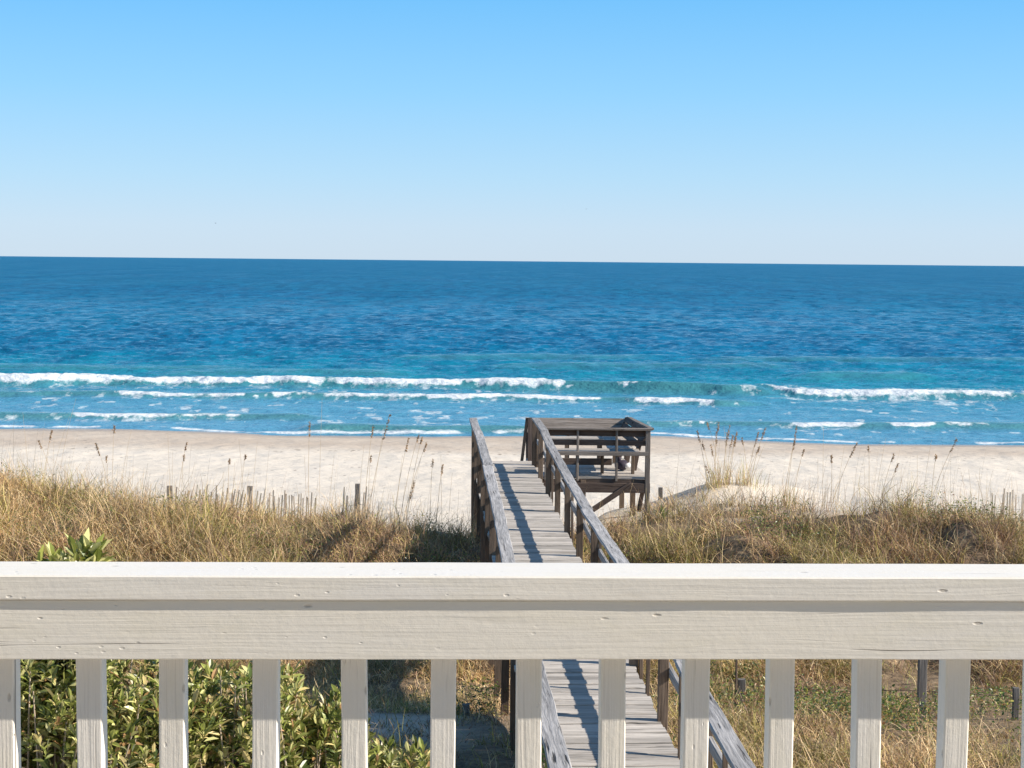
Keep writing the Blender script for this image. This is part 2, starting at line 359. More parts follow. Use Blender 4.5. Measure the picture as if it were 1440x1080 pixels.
nf = t.noise(t.mapping(geo, (.30, .05, 1), (4, 2, 0)), 1, 7, .72); base = t.mix(t.math('MULTIPLY', t.attr('chop_shade', 'Fac'), t.ramp(nf, [(.42, 0.), (.58, 1.)])), base, (.001, .085, .20))  # dark streaks painted into the offshore colour for wave troughs and reflections
base = t.mix(t.math('MULTIPLY', t.ramp(nz, [(.35, 0.), (.7, 1.)]), .35), base, (.003, .17, .27))  # wind patches: uneven sky reflection painted into the base colour
base = t.mix(t.math('MULTIPLY', t.attr('green', 'Fac'), .7), base, (.07, .22, .19))
fo = t.attr('foam', 'Fac')
fn_ = t.noise(t.mapping(geo, (5, 3, 5)), 1, 4, .7)
fm = t.ramp(t.math('ADD', fo, t.math('MULTIPLY', t.math('SUBTRACT', fn_, .5), 1.1)), [(.25, 0.), (.85, 1.)])
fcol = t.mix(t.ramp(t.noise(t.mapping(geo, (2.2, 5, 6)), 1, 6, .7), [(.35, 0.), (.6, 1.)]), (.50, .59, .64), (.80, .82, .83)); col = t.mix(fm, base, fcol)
b1 = t.noise(t.mapping(geo, (2.2, 3.4, 2)), 1, 5, .6); b2 = t.noise(t.mapping(geo, (.28, .5, .3)), 1, 5, .65)
pv = t.bump(b1, .10, .55); pv = t.bump(b2, 1.0, .5, pv)
b3 = t.noise(t.mapping(geo, (.035, .09, .05)), 1, 6, .72); t.bump(t.math('MULTIPLY', b3, t.attr('far', 'Fac')), 9.0, .55, pv)
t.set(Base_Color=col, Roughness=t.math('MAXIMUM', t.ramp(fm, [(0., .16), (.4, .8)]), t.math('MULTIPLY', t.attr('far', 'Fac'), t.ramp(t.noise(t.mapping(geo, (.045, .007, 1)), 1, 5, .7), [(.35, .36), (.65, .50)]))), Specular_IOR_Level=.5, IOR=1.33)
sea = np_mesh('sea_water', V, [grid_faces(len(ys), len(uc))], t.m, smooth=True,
              attrs={'far': sstep(70, 420, SY).ravel(), 'chop_shade': sstep(84, 150, SY).ravel(), 'foam': foam.ravel(), 'shallow': shallow.ravel(), 'green': green.ravel()})
tag(sea, kind='structure')
del SX, SY, Z, foam, green, fn, fn2, fnl, PX

# ------------------------------------------------------------------ porch railing (foreground)
RY = 2.443; ta = .0393; rdir = Vector((1, ta, 0)).normalized(); rn = Vector((rdir.y, -rdir.x, 0))      # rn looks at the camera
rail = empty('porch_railing', (0, RY, H - .476), 'beige painted wooden railing with square balusters across the foreground', 'railing')
rail_rot = math.atan(ta)
def RP(u, v, h): return Vector((0, RY, 0)) + rdir * u - rn * v + Vector((0, 0, H - h))
mb = MB(); mb.beam(RP(-3.2, .0578, .4945), RP(3.4, .0578, .4945), .1155, .0374, -rn, .0022, 60, .0003); mb.build('top_cap', M_PAINT, rail)
mb = MB(); mb.beam(RP(-3.2, .0245, .5593), RP(3.4, .0245, .5593), .036, .0910, -rn, .0015, 60, .0003); mb.build('fascia_board', M_PAINT, rail)
mb = MB(); mb.beam(RP(-3.2, .0485, 1.37), RP(3.4, .0485, 1.37), .038, .089, -rn, .002, 6, .0003); mb.build('bottom_rail', M_PAINT, rail)
bal = [(-17, 24), (107, 148), (223, 265), (354, 392), (480, 517), (605, 641), (724, 762), (843, 880), (958, 997), (1079, 1117), (1198, 1240), (1321, 1363), (1443, 1484)]
vb = .0428
def hit(px, v):
    d = ray(px, 1000); P0 = RP(0, v, 0); P0.z = 0
    # (C + t d - P0).rn = 0
    tt = (P0.x * rn.x + P0.y * rn.y) / (d.x * rn.x + d.y * rn.y); q = Vector((d.x * tt, d.y * tt, 0)) - P0
    return q.dot(rdir)
us = []
for a, b in bal:
    us.append(hit(a, vb) + .020 if a < 720 else hit(b, vb) - .0195)
st = us[1] - us[0]
us = [us[0] - .127 * k for k in range(7, 0, -1)] + us + [us[-1] + .13 * k for k in range(1, 7)]
for i, u in enumerate(us):
    mb = MB(); lean = random.uniform(-.002, .003)
    mb.beam(RP(u - lean, vb + .0195, .5141), RP(u + lean * 3, vb + .0195, 1.44), .039, .0395, rdir, .0022, 14, .0004)
    mb.build('baluster', M_PAINTV, rail)
# unseen house wall, added at the viewer's back to block sky light
mb = MB()
for k in range(34): mb.beam((-7.5, -1.6, H - 1.5 + k * .18), (5.5, -1.6, H - 1.5 + k * .18), .03, .176, (0, 1, 0), .003)
t = NT('grey_siding'); t.set(Base_Color=(.42, .39, .35), Roughness=.8); tag(mb.build('unseen_house_wall', t.m), kind='structure')
# porch floor under the viewer
mb = MB()
for k in range(22): mb.beam((-4, 2.9 - k * .145, H - 1.55), (4.2, 2.9 + 8.2 * ta - .2 - k * .145, H - 1.55), .14, .03, (0, 1, 0), .003)
t = NT('porch_boards'); t.set(Base_Color=(.40, .36, .31), Roughness=.8); tag(mb.build('porch_floor', t.m), kind='structure')

# ------------------------------------------------------------------ boardwalk
WPT = lambda X, Y, h: Vector((X - .05 * Y, Y - .0752 * h, H - h))
walk = empty('boardwalk', WPT(1.45, 18, 3.95), 'weathered grey wooden boardwalk with handrails leading over the dune to the beach', 'boardwalk')
HD = 3.95
DL, DR = .86, 2.03
Y = 7.0; mb = MB()
while Y < 32.3:
    w = .138; e0 = random.uniform(-.012, .012); e1 = random.uniform(-.015, .015); dz = random.uniform(-.006, .006); tl = random.uniform(-.005, .005)
    step = .0
    p0 = WPT(DL + e0, Y + w / 2 - .0, HD + .019 + dz + tl); p1 = WPT(DR + e1, Y + w / 2 + (DR - DL) * .05, HD + .019 + dz - tl)
    mb.beam(p0, p1, w, .038, (0, 1, 0), .005, 6, .0022); Y += w + random.choice([.004, .006, .008, .010, .014])
mb.build('decking', M_DECK, walk)
hl = ([5, 10, 17.2, 20.4, 23.6, 28.2, 31.7], [3.14, 3.12, 3.13, 2.97, 2.93, 2.95, 3.03])
hr = ([5, 10.5, 13.5, 17, 21.3, 24.5, 27.8, 29.4, 31.9], [3.3, 3.24, 3.17, 3.14, 3.2, 3.17, 3.10, 3.02, 3.04])
hL = lambda y: float(np.interp(y, *hl)); hR = lambda y: float(np.interp(y, *hr))
def caprun(nodes, X, fh, wd=.145):
    mb = MB()
    for a, b in zip(nodes[:-1], nodes[1:]):
        z = random.uniform(-.004, .004); xo = random.uniform(-.012, .012)
        mb.beam(WPT(X + xo, a + .003, fh(a) + .019 + z), WPT(X + xo * .5, b - .003, fh(b) + .019 + z), wd, .04, (1, 0, 0), .006, max(4, int((b - a) * 3)), .0035)
    return mb
caprun([6.2, 9.9, 13.6, 17.2, 20.4, 23.6, 27.0, 28.6, 31.6], .84, hL).build('left_handrail', M_CAP, walk)
caprun([6.2, 9.0, 13.1, 17.0, 21.3, 24.5, 27.8, 29.4, 31.9], 2.05, hR).build('right_handrail', M_CAP, walk)
def midrun(X, fh, nodes):
    mb = MB()
    for a, b in zip(nodes[:-1], nodes[1:]):
        xo = random.uniform(-.006, .006); z = random.uniform(-.01, .01)
        mb.beam(WPT(X + xo, a + .004, fh(a) + z), WPT(X + xo, b - .004, fh(b) + z), .038, .089, (1, 0, 0), .005, max(3, int((b - a) * 2)), .003)
    return mb
midrun(.925, lambda y: 3.50 + .3 * (hL(y) - 3.05), [6.2, 9.9, 13.6, 17.2, 20.4, 23.6, 27.0, 31.6]).build('left_middle_rail', M_CAP, walk)
midrun(2.094, lambda y: 3.52 + .3 * (hR(y) - 3.15), [6.2, 9.4, 13.4, 17.4, 21.4, 25.2, 29.0, 31.9]).build('right_middle_rail', M_CAP, walk)
py_ = [31.85 - .985 * k for k in range(26)]
for k, Y in enumerate(py_):
    big = k % 2 == 0
    for (X, fh, s) in ((.86, hL, -1), (2.03, hR, 1)):
        if not big and Y > 16: continue
        yy = Y - (.25 if s < 0 and k == 0 else 0); xx = X
        g0 = float(ground(np.array([xx - .05 * yy]), np.array([yy]))[0])
        mb = MB()
        if big:
            bot = Vector((xx - .05 * yy, yy - .26, g0 - .4)); top = WPT(xx + random.uniform(-.008, .008), yy, fh(yy) + .041)
            mb.beam(bot, top, .089, .089, (1, 0, 0), .006, 6, .002)
            if s > 0 and k % 4 == 0 : mb.beam(WPT(xx + .068, yy + .01, HD + .5), WPT(xx + .068, yy + .01, fh(yy) + .12), .038, .089, (1, 0, 0), .004, 3, .002)
        else:
            bot = WPT(xx, yy, HD + .22); top = WPT(xx + random.uniform(-.008, .008), yy, fh(yy) + .041)
            mb.beam(bot, top, .036, .038, (1, 0, 0), .004, 4, .002)
        mb.build('post' if big else 'baluster', M_POST, walk)
for (X, nm) in ((.95, 'stringer'), (1.44, 'stringer'), (1.93, 'stringer')):
    mb = MB(); mb.beam(WPT(X, 6.8, HD + .14), WPT(X, 32.3, HD + .14), .045, .19, (1, 0, 0), .004, 10, .002); mb.build(nm, M_POST, walk)

# ------------------------------------------------------------------ seating platform
plat = empty('viewing_platform', (1.5, 31.9, H - 4.0), 'dark wooden seating platform with benches and railings beside the boardwalk end', 'platform')
YF, YB = 30.22, 33.12; PL = .56; SR = 2.62
def xr(y): return 2.585 - .078 * (y - YF)
def hh_(py, Y=YF): return (py - 368.3) * (Y + .28) / 2300
pxX = lambda px, Y=YF: (px - 720) * (Y + .28) / 2300
mb = MB(); y = YF
while y < YB:
    l = .30 if y > 31.9 else .46
    mb.box(l + (.0), xr(y), y, y + .137, H - HD - .06 - .019, H - HD - .06 + .019, .004, 5, .002); y += .145
mb.build('floor', M_DECK, plat)
# front
z = lambda h: H - h
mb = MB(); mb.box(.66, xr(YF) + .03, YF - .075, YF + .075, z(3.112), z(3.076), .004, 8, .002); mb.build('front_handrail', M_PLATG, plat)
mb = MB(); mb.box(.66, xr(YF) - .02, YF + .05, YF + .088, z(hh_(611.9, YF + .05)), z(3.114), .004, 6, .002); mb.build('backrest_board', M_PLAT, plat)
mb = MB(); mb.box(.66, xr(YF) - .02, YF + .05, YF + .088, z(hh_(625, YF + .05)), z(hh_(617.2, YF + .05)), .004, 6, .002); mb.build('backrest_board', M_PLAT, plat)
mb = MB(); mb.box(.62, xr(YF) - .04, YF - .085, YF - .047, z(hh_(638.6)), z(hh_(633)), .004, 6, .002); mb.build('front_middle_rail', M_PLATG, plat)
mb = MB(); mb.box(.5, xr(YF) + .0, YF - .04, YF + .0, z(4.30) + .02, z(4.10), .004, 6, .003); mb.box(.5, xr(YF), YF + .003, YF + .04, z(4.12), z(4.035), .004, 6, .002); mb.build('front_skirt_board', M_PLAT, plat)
for px in (768, 813, 867.5):
    mb = MB(); mb.box(pxX(px) - .021, pxX(px) + .021, YF - .045, YF + .045, z(4.06), z(3.114), .004, 3, .002); mb.build('railing_post', M_PLATG, plat)
gz = lambda x, y: float(ground(np.array([x]), np.array([y]))[0])
mb = MB(); X = xr(YF) - .05; mb.beam((X, YF + .002, gz(X, YF) - .4), (X, YF + .002, z(3.114)), .09, .09, (1, 0, 0), .006, 8, .003); mb.build('corner_post', M_PLATG, plat)
for (px, Y) in ((891, 31.0), (905, 33.0), (821, YF + .02)):
    X = pxX(px, Y) if px != 905 else xr(33.2) - .1
    mb = MB(); mb.beam((X, Y, gz(X, Y) - .4), (X, Y, z(4.05)), .10, .10, (1, 0, 0), .006, 5, .003); mb.build('support_post', M_POST, plat)
mb = MB(); mb.beam((pxX(824), YF - .07, z(hh_(722.5))), (pxX(887), YF - .07, z(hh_(679))), .045, .10, (0, 1, 0), .004, 5, .002); mb.build('diagonal_brace', M_PLAT, plat)
mb = MB(); mb.beam((pxX(900), YF + .1, z(4.65)), (pxX(908), YF + .1, z(4.1)), .045, .08, (0, 1, 0), .004, 3, .002); mb.build('diagonal_brace', M_PLAT, plat)
# front bench (faces the sea)
def bench(name, x0, x1, y0, y1, hs, vert=False):
    b = MB(); n = 3
    if not vert:
        w = (y1 - y0) / n
        for i in range(n): b.box(x0, x1, y0 + i * w + .006, y0 + (i + 1) * w - .006, z(hs) - .038, z(hs), .004, 6, .002)
    else:
        w = (x1 - x0) / n
        for i in range(n): b.box(x0 + i * w + .006, x0 + (i + 1) * w - .006, y0, y1, z(hs) - .038, z(hs), .004, 6, .002)
    return b.build(name, M_DECK, plat)
bench('bench_seat', .75, xr(31) - .12, YF + .11, YF + .55, 3.52)
bench('bench_seat', .35, 2.35, YB - .55, YB - .10, 3.53)
bench('bench_seat', xr(32) - .62, xr(32) - .12, YF + .70, YB - .58, 3.525, True)
for (x, y) in ((.8, YF + .2), (1.25, YF + .5), (1.72, YF + .5), (2.3, YF + .5), (.5, YB - .5), (1.1, YB - .5), (1.75, YB - .5), (2.05, 31.4), (2.05, 32.4)):
    mb = MB(); mb.box(x - .03, x + .03, y - .045, y + .045, z(4.0), z(3.562), .004, 2, .001); mb.build('bench_leg', M_POST, plat)
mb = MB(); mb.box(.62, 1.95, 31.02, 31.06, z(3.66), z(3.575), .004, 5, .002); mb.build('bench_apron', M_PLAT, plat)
mb = MB(); mb.box(.62, 1.95, 31.50, 31.54, z(3.93), z(3.80), .004, 5, .002); mb.build('shadow_band_board', M_PLAT, plat)  # dark board added in place of the shadow band at the floor
# leaning back rests
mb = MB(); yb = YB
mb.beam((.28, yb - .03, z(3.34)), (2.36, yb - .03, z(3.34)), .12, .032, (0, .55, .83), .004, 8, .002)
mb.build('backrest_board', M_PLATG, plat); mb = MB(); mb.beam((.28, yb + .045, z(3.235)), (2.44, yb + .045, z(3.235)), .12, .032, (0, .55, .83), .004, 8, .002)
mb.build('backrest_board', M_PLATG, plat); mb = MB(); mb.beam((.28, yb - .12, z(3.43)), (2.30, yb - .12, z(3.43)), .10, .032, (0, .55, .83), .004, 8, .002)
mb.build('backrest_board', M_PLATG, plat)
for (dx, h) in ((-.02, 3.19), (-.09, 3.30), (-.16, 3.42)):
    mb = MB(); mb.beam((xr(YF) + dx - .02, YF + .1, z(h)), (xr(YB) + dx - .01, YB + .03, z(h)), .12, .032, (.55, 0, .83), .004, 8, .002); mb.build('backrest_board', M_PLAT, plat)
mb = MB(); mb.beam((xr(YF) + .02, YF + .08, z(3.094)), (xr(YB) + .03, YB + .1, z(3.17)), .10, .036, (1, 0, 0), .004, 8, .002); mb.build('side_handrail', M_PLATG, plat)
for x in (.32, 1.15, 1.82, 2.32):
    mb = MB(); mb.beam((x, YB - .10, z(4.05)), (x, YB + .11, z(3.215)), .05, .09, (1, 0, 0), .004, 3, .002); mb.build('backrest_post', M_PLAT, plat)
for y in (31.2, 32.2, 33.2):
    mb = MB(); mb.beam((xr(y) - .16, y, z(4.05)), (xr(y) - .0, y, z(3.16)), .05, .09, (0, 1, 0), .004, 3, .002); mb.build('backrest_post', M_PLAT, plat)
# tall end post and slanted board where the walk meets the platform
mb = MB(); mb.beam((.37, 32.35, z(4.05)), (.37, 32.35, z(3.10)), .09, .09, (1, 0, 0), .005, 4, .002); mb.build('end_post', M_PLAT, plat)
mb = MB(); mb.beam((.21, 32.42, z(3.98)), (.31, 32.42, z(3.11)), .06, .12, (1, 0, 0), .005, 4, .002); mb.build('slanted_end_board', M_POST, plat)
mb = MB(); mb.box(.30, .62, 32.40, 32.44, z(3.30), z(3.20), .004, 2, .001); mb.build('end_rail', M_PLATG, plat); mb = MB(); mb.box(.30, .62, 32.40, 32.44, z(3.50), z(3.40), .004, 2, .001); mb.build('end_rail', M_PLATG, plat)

# bag on the platform floor
def blob(name, c, r, mat, parent=None, seed=0, nu=24, nv=16, power=1., nz=.25):
    u = np.linspace(0, 2 * math.pi, nu, endpoint=False); v = np.linspace(.001, math.pi - .001, nv)
    U, W = np.meshgrid(u, v); k = 1 + nz * (fbm(np.cos(U) * np.sin(W) * 1.6 + 9, np.cos(W) * 1.6 + np.sin(U) * np.sin(W) + seed, seed) - .5) * 2
    X = c[0] + r[0] * np.sin(W) * np.cos(U) * k; Yy = c[1] + r[1] * np.sin(W) * np.sin(U) * k; Zz = c[2] + r[2] * np.sign(np.cos(W)) * np.abs(np.cos(W)) ** power * k
    i = np.arange((nv - 1) * nu).reshape(nv - 1, nu); j = (np.arange(nu) + 1) % nu + np.arange(nv - 1)[:, None] * nu
    f = np.stack([i, i + nu, j + nu, j], 2).reshape(-1, 4)
    return np_mesh(name, np.stack([X.ravel(), Yy.ravel(), Zz.ravel()], 1), [f], mat, parent, smooth=True)
t = NT('dark_bag_cloth'); p = t.n('ShaderNodeTexCoord').outputs['Object']; t.set(Base_Color=t.mix(t.noise(p, 12), (.02, .016, .03), (.05, .035, .06)), Roughness=.7); M_BAG = t.m
t = NT('bag_highlight'); p = t.n('ShaderNodeTexCoord').outputs['Object']; t.set(Base_Color=t.mix(t.noise(p, 12), (.6, .58, .6), (.75, .73, .72)), Roughness=.7); M_BAGP = t.m  # pale colour that paints the bright highlight on the dark bag
bx_, by_ = pxX(877, 31.15), 31.15; bz = H - 4.01 + .04
bag = empty('bag', (bx_, by_, bz), 'dark bundled bag with a painted highlight lying on the platform floor', 'bag')
blob('bag_body', (bx_ - .02, by_, bz + .09), (.14, .12, .10), M_BAG, bag, 3, power=.8)
blob('knotted_top', (bx_ - .075, by_, bz + .205), (.035, .035, .05), M_BAG, bag, 5)
blob('painted_highlight', (bx_ + .07, by_ - .02, bz + .085), (.075, .1, .06), M_BAGP, bag, 7)  # pale lump added as the highlight on the bag's right side

# ------------------------------------------------------------------ sand fences
def slat_fence(x0, x1, Y0, Y1, label, posts, hgt=.62, lean=.12, pale=False, up=.0, cnt=None):
    L = x1 - x0; zb = gz((x0 + x1) / 2, (Y0 + Y1) / 2)
    e = empty('sand_fence', ((x0 + x1) / 2, (Y0 + Y1) / 2, zb), label, 'fence', 'slatted sand fences behind the dune crest')
    mb = MB(); n = cnt or int(L / .052)
    for i in range(n):
        f = (i + .5) / n; x = x0 + L * f; y = Y0 + (Y1 - Y0) * f; zz = gz(x, y) + up + random.uniform(-.03, .03); ln = lean + random.gauss(0, .04)
        hg = hgt * random.uniform(.9, 1.06)
        mb.beam((x, y, zz - .3), (x + ln * hg, y + random.uniform(-.03, .03), zz + hg), .027, .008, (1, 0, 0), .002)
    mb.build('slat_panel', M_FENCE, e)
    for hq in (.18, .45):
        mb = MB()
        for i in range(12):
            a = i / 12; b = (i + 1) / 12
            pa = [x0 + L * a, Y0 + (Y1 - Y0) * a]; pb = [x0 + L * b, Y0 + (Y1 - Y0) * b]
            mb.beam((pa[0], pa[1] - .012, gz(*pa) + up + hq * hgt * 1.6), (pb[0], pb[1] - .012, gz(*pb) + up + hq * hgt * 1.6), .005, .005, None, .001)
        mb.build('wire', M_OLD, e)
    for (x, hp) in posts:
        f = (x - x0) / L; y = Y0 + (Y1 - Y0) * f; mb = MB(); zz = gz(x, y) + up
        mb.beam((x, y + .05, zz - .4), (x + random.uniform(-.03, .03), y + .05, zz + hp), .10, .10, (1, 0, 0), .012, 4, .003); mb.build('post', M_OLD, e)
    return e
def fit(pxa, pxb, pyt, Y):      # top of a fence at photo row pyt -> height over the ground there
    a = at(pxa, pyt, Y); b = at(pxb, pyt, Y); m = (a.x + b.x) / 2
    return a.x, b.x, (a.z + b.z) / 2 - gz(m, Y) - .07
FY = 33.0
x0, x1, hg = fit(238, 358, 683.5, FY)
slat_fence(x0, x1, FY, FY, 'leaning grey slatted sand fence behind the left dune crest between two posts', [(x0 + .02, hg + .04), (x1 - .1, hg + .05)], hg, .18)
x0, x1, hg = fit(372, 440, 690, FY + .6)
slat_fence(x0, x1, FY + .6, FY + .8, 'pale bleached sand fence slats mostly buried in dry grass', [], hg, .03)
x0, x1, hg = fit(474, 512, 682, FY)
slat_fence(x0, x1, FY + .2, FY, 'short run of dark sand fence slats ending at a post left of the boardwalk', [(x1 - .12, hg + .08)], hg, .10, cnt=6)
x0, x1, hg = fit(1060, 1125, 686, FY + .8)
slat_fence(x0, x1, FY + .8, FY + .6, 'pale bleached sand fence slats beside the bare sand mound', [], hg, .03)
x0, x1, hg = fit(1396, 1500, 690, FY)
slat_fence(x0, x1, FY, FY, 'brown sand fence slats at the far right edge behind the dune', [(x1, hg + .05)], hg, .02)

# lone posts
def lone(px, pyb, pyt, Y, w, label, name='wooden_post', mat=M_OLD, lean=0.):
    a = at(px, pyt, Y); zz = gz(a.x, Y); mb = MB(); mb.beam((a.x - lean * .3, Y, zz - .4), (a.x, Y, a.z), w, w * .9, (1, 0, 0), .006, 6, .003)
    return tag(mb.build(name, mat), label, 'post', 'old posts standing in the dune grass')
lone(929, 700, 685.5, 32.4, .085, 'short brown post in the sand right of the platform')
lone(1298, 990, 915, 18.9, .095, 'tall split grey post standing in dry grass on the right')
lone(1043, 990, 955, 19.2, .085, 'short grey stump post right of the lower boardwalk')
lone(1429, 1000, 967, 18.6, .07, 'thin short grey post at the right edge of the dune')
lone(655.5, 1025, 990, 17.6, .08, 'dark square post in the shade left of the boardwalk')
lone(1036, 990, 918, 18.8, .022, 'thin rusty metal stake beside the grey stump post', 'metal_stake', M_PLAT)
def line(pts, r, mat, label):
    V = []; f = []
    for i, p in enumerate(pts):
        for k in range(5): V.append((p.x, p.y + r * math.cos(k * 1.2566), p.z + r * math.sin(k * 1.2566)))
        if i: f += [((i - 1) * 5 + k, (i - 1) * 5 + (k + 1) % 5, i * 5 + (k + 1) % 5, i * 5 + k) for k in range(5)]
    return tag(np_mesh('wire', np.array(V), [np.array(f)], mat), label, 'wire')
line([at(1044 + 385 * k / 20, 985 - 12 * math.sin(k / 20 * 3.14) - 4 * k / 20 , 19.0) for k in range(21)], .004, M_PLAT, 'sagging rusty wire strung through the grass between old posts')

# ------------------------------------------------------------------ vegetation materials
def leafmat(name, rough=.6, trans=.25, spec=.3):
    t = NT(name); c = t.attr('col', 'Color'); t.set(Base_Color=c, Roughness=rough, Specular_IOR_Level=spec)
    tr = t.n('ShaderNodeBsdfTranslucent'); t.l(c, tr.inputs[0]); mx = t.n('ShaderNodeMixShader'); mx.inputs[0].default_value = trans
    t.l(t.b.outputs[0], mx.inputs[1]); t.l(tr.outputs[0], mx.inputs[2]); t.l(mx.outputs[0], t.out.inputs[0]); return t.m
M_GRASS = leafmat('dry_grass', .6, .12, .3); M_LEAF = leafmat('shrub_leaf', .36, .28, .5); M_STALK = leafmat('dry_stalk', .7, .15, .2)

def ribbons(P, D, L, W, bend, cols, seg=4, sag=None, tipc=None, curl=0.):
    """P base (n,3), D lean dir (n,2) unit, L length, W width, bend radians total"""
    n = len(P); k = np.arange(seg + 1) / seg
    a0 = bend[:, 0][:, None]; a1 = bend[:, 1][:, None]
    ang = a0 + (a1 - a0) * k[None, :]                       # angle from vertical
    ds = (L / seg)[:, None]
    am = (ang[:, 1:] + ang[:, :-1]) / 2; az = np.arctan2(D[:, 1], D[:, 0])[:, None] + (rng.normal(0, 1, n) * curl)[:, None] * (k[1:] ** 1.2)[None, :]
    z0 = np.zeros((n, 1)); cs = lambda q: np.concatenate([z0, np.cumsum(q * ds, 1)], 1)
    ctr = np.stack([P[:, 0][:, None] + cs(np.sin(am) * np.cos(az)), P[:, 1][:, None] + cs(np.sin(am) * np.sin(az)), P[:, 2][:, None] + cs(np.cos(am))], 2)
    tw = rng.uniform(-.9, .9, n); sx = -D[:, 1] * np.cos(tw) + D[:, 0] * np.sin(tw); sy = D[:, 0] * np.cos(tw) + D[:, 1] * np.sin(tw)
    S = np.stack([sx, sy, rng.uniform(-.3, .3, n)], 1)[:, None, :]
    wv = (W[:, None] * (1 - .82 * k[None, :] ** 1.6) / 2)[:, :, None]
    V = np.stack([ctr - S * wv, ctr + S * wv], 2).reshape(n, (seg + 1) * 2, 3)
    C = np.repeat(cols[:, None, :], (seg + 1) * 2, 1)
    if tipc is not None: kk = np.repeat(k, 2)[None, :, None] ** 1.5; C = C * (1 - kk * .5) + tipc[:, None, :] * kk * .5
    b = (np.arange(n) * (seg + 1) * 2)[:, None]
    q = np.array([[2 * i, 2 * i + 1, 2 * i + 3, 2 * i + 2] for i in range(seg)])
    f = (b[:, :, None] + q[None, :, :]).reshape(-1, 4)
    return V.reshape(-1, 3), f, C.reshape(-1, 3)

def inview(x, y, m=1.1): return np.abs(x) < .313 * y * m + 1.0
# clumps
def clumps(n, y0, y1):
    y = rng.uniform(y0, y1, n); x = rng.uniform(-1, 1, n) * (.345 * y + 1.5); return x, y
def on_walk(x, y, pad=.0): X = x + .05 * y; return (X > .80 - pad) & (X < 2.1 + pad)
PAL = np.array([(.76, .57, .29), (.58, .40, .21), (.90, .72, .45), (.38, .25, .17), (.34, .33, .10), (.52, .49, .14), (.27, .19, .165), (.17, .21, .06)])
Vs = []; Fs = []; Cs = []; off = 0
def addr(r):
    global off
    V, f, C = r; Vs.append(V); Fs.append(f + off); Cs.append(C); off += len(V)
def grassfield(n, y0, y1, nb, Lr, wid, spread, seg=4, lift=0.):
    x, y = clumps(n, y0, y1)
    e = 28.9 + 2.6 * np.exp(-((x - 3.0) / .75) ** 2) + 1.3 * (fbm(x * .5, y * .5, 44) - .5) * 2 + .6 * sstep(1.2, 2.6, x) * (1 - sstep(5, 6.5, x))
    dens = fbm(x * .55, y * .55, 55, 3)
    keep = (y < e + rng.uniform(-.3, .5, n)) & (rng.random(n) < sstep(.36, .56, dens) * .9 + .12)
    # bare shaded sand in the swale left of the walk
    bare = np.exp(-((x + 1.2) / 1.2) ** 2 - ((y - 17.4) / 1.0) ** 2); keep &= rng.random(n) > bare
    Xw = x + .05 * y
    keep &= ~((Xw > .7) & (Xw < 2.2) & (rng.random(n) < .55))
    x = x[keep]; y = y[keep]; m = len(x)
    hf = (.35 + 1.25 * fbm(x * .8, y * .8, 66, 3)) * (1 - .45 * sstep(1.2, 0, np.abs(x + .05 * y - 1.45) - .1))
    hf *= np.where(y < 22, .8, 1.)
    p1 = fbm(x * .30, y * .35, 12, 3); p2 = fbm(x * .8 + 30, y * .8, 13, 3)
    w = np.zeros((m, 8))
    straw = sstep(.35, .6, p1); w[:, 0] = .9 * straw + .2; w[:, 2] = .6 * straw + .05; w[:, 1] = .5; w[:, 3] = .25 + .6 * (1 - straw); w[:, 6] = .15 + .5 * (1 - straw)
    gr = sstep(.46, .60, p2); w[:, 4] = .2 + 1.2 * gr; w[:, 5] = .22 + 1.4 * gr; w[:, 7] = .08 + .7 * gr
    w /= w.sum(1, keepdims=True); cw = w.cumsum(1)
    ci = np.repeat(np.arange(m), nb); N = len(ci)
    th = rng.uniform(0, 2 * math.pi, N); rr = np.abs(rng.normal(0, spread, N)) * (.6 + .8 * rng.random(m)[ci])
    bx = x[ci] + rr * np.cos(th); by = y[ci] + rr * np.sin(th); bz_ = ground(bx, by) - .02
    wind = rng.normal(0, .35, N) + math.pi * .92; th2 = np.where(rng.random(N) < .15, wind, np.where(rng.random(N) < .4, rng.uniform(0, 6.28, N), th + rng.normal(0, .6, N)))
    D = np.stack([np.cos(th2), np.sin(th2)], 1)
    L = rng.uniform(Lr[0], Lr[1], N) * hf[ci] * np.where(rng.random(N) < .12, 1.35, 1.); a0 = np.abs(rng.normal(.1, .25, N)) + rr * .8; a1 = a0 + np.abs(rng.normal(1.9, 1.1, N))
    pick = (rng.random((N, 1)) > cw[ci]).sum(1).clip(0, 7); cb = (rng.uniform(.55, 1.2, m) * (.75 + .5 * fbm(x * 1.6, y * 1.6, 19, 2)))[ci][:, None] * np.array([1.04, .97, .93]); c = PAL[pick] * rng.uniform(.6, 1.25, (N, 1)) * cb; hi = rng.random(N) < .13; c[hi] = np.array([.95, .74, .42]) * rng.uniform(.8, 1.05, (hi.sum(), 1))
    tip = PAL[np.where(rng.random(N) < .5, rng.integers(0, 3, N), pick)] * rng.uniform(.7, 1.2, (N, 1)) * cb; tip[hi] = c[hi]
    addr(ribbons(np.stack([bx, by, bz_], 1), D, L, wid * rng.uniform(.6, 1.3, N), np.stack([a0, a1], 1), c, seg, tipc=tip, curl=2.4))
grassfield(8800, 21.5, 31.8, 30, (.24, .74), .0095, .12, 5)
grassfield(4200, 14.5, 22.5, 30, (.18, .52), .0080, .13, 5)
# fuzzy litter of short bent stems filling between clumps
grassfield(7500, 14.5, 31.6, 9, (.12, .34), .009, .28, 3)
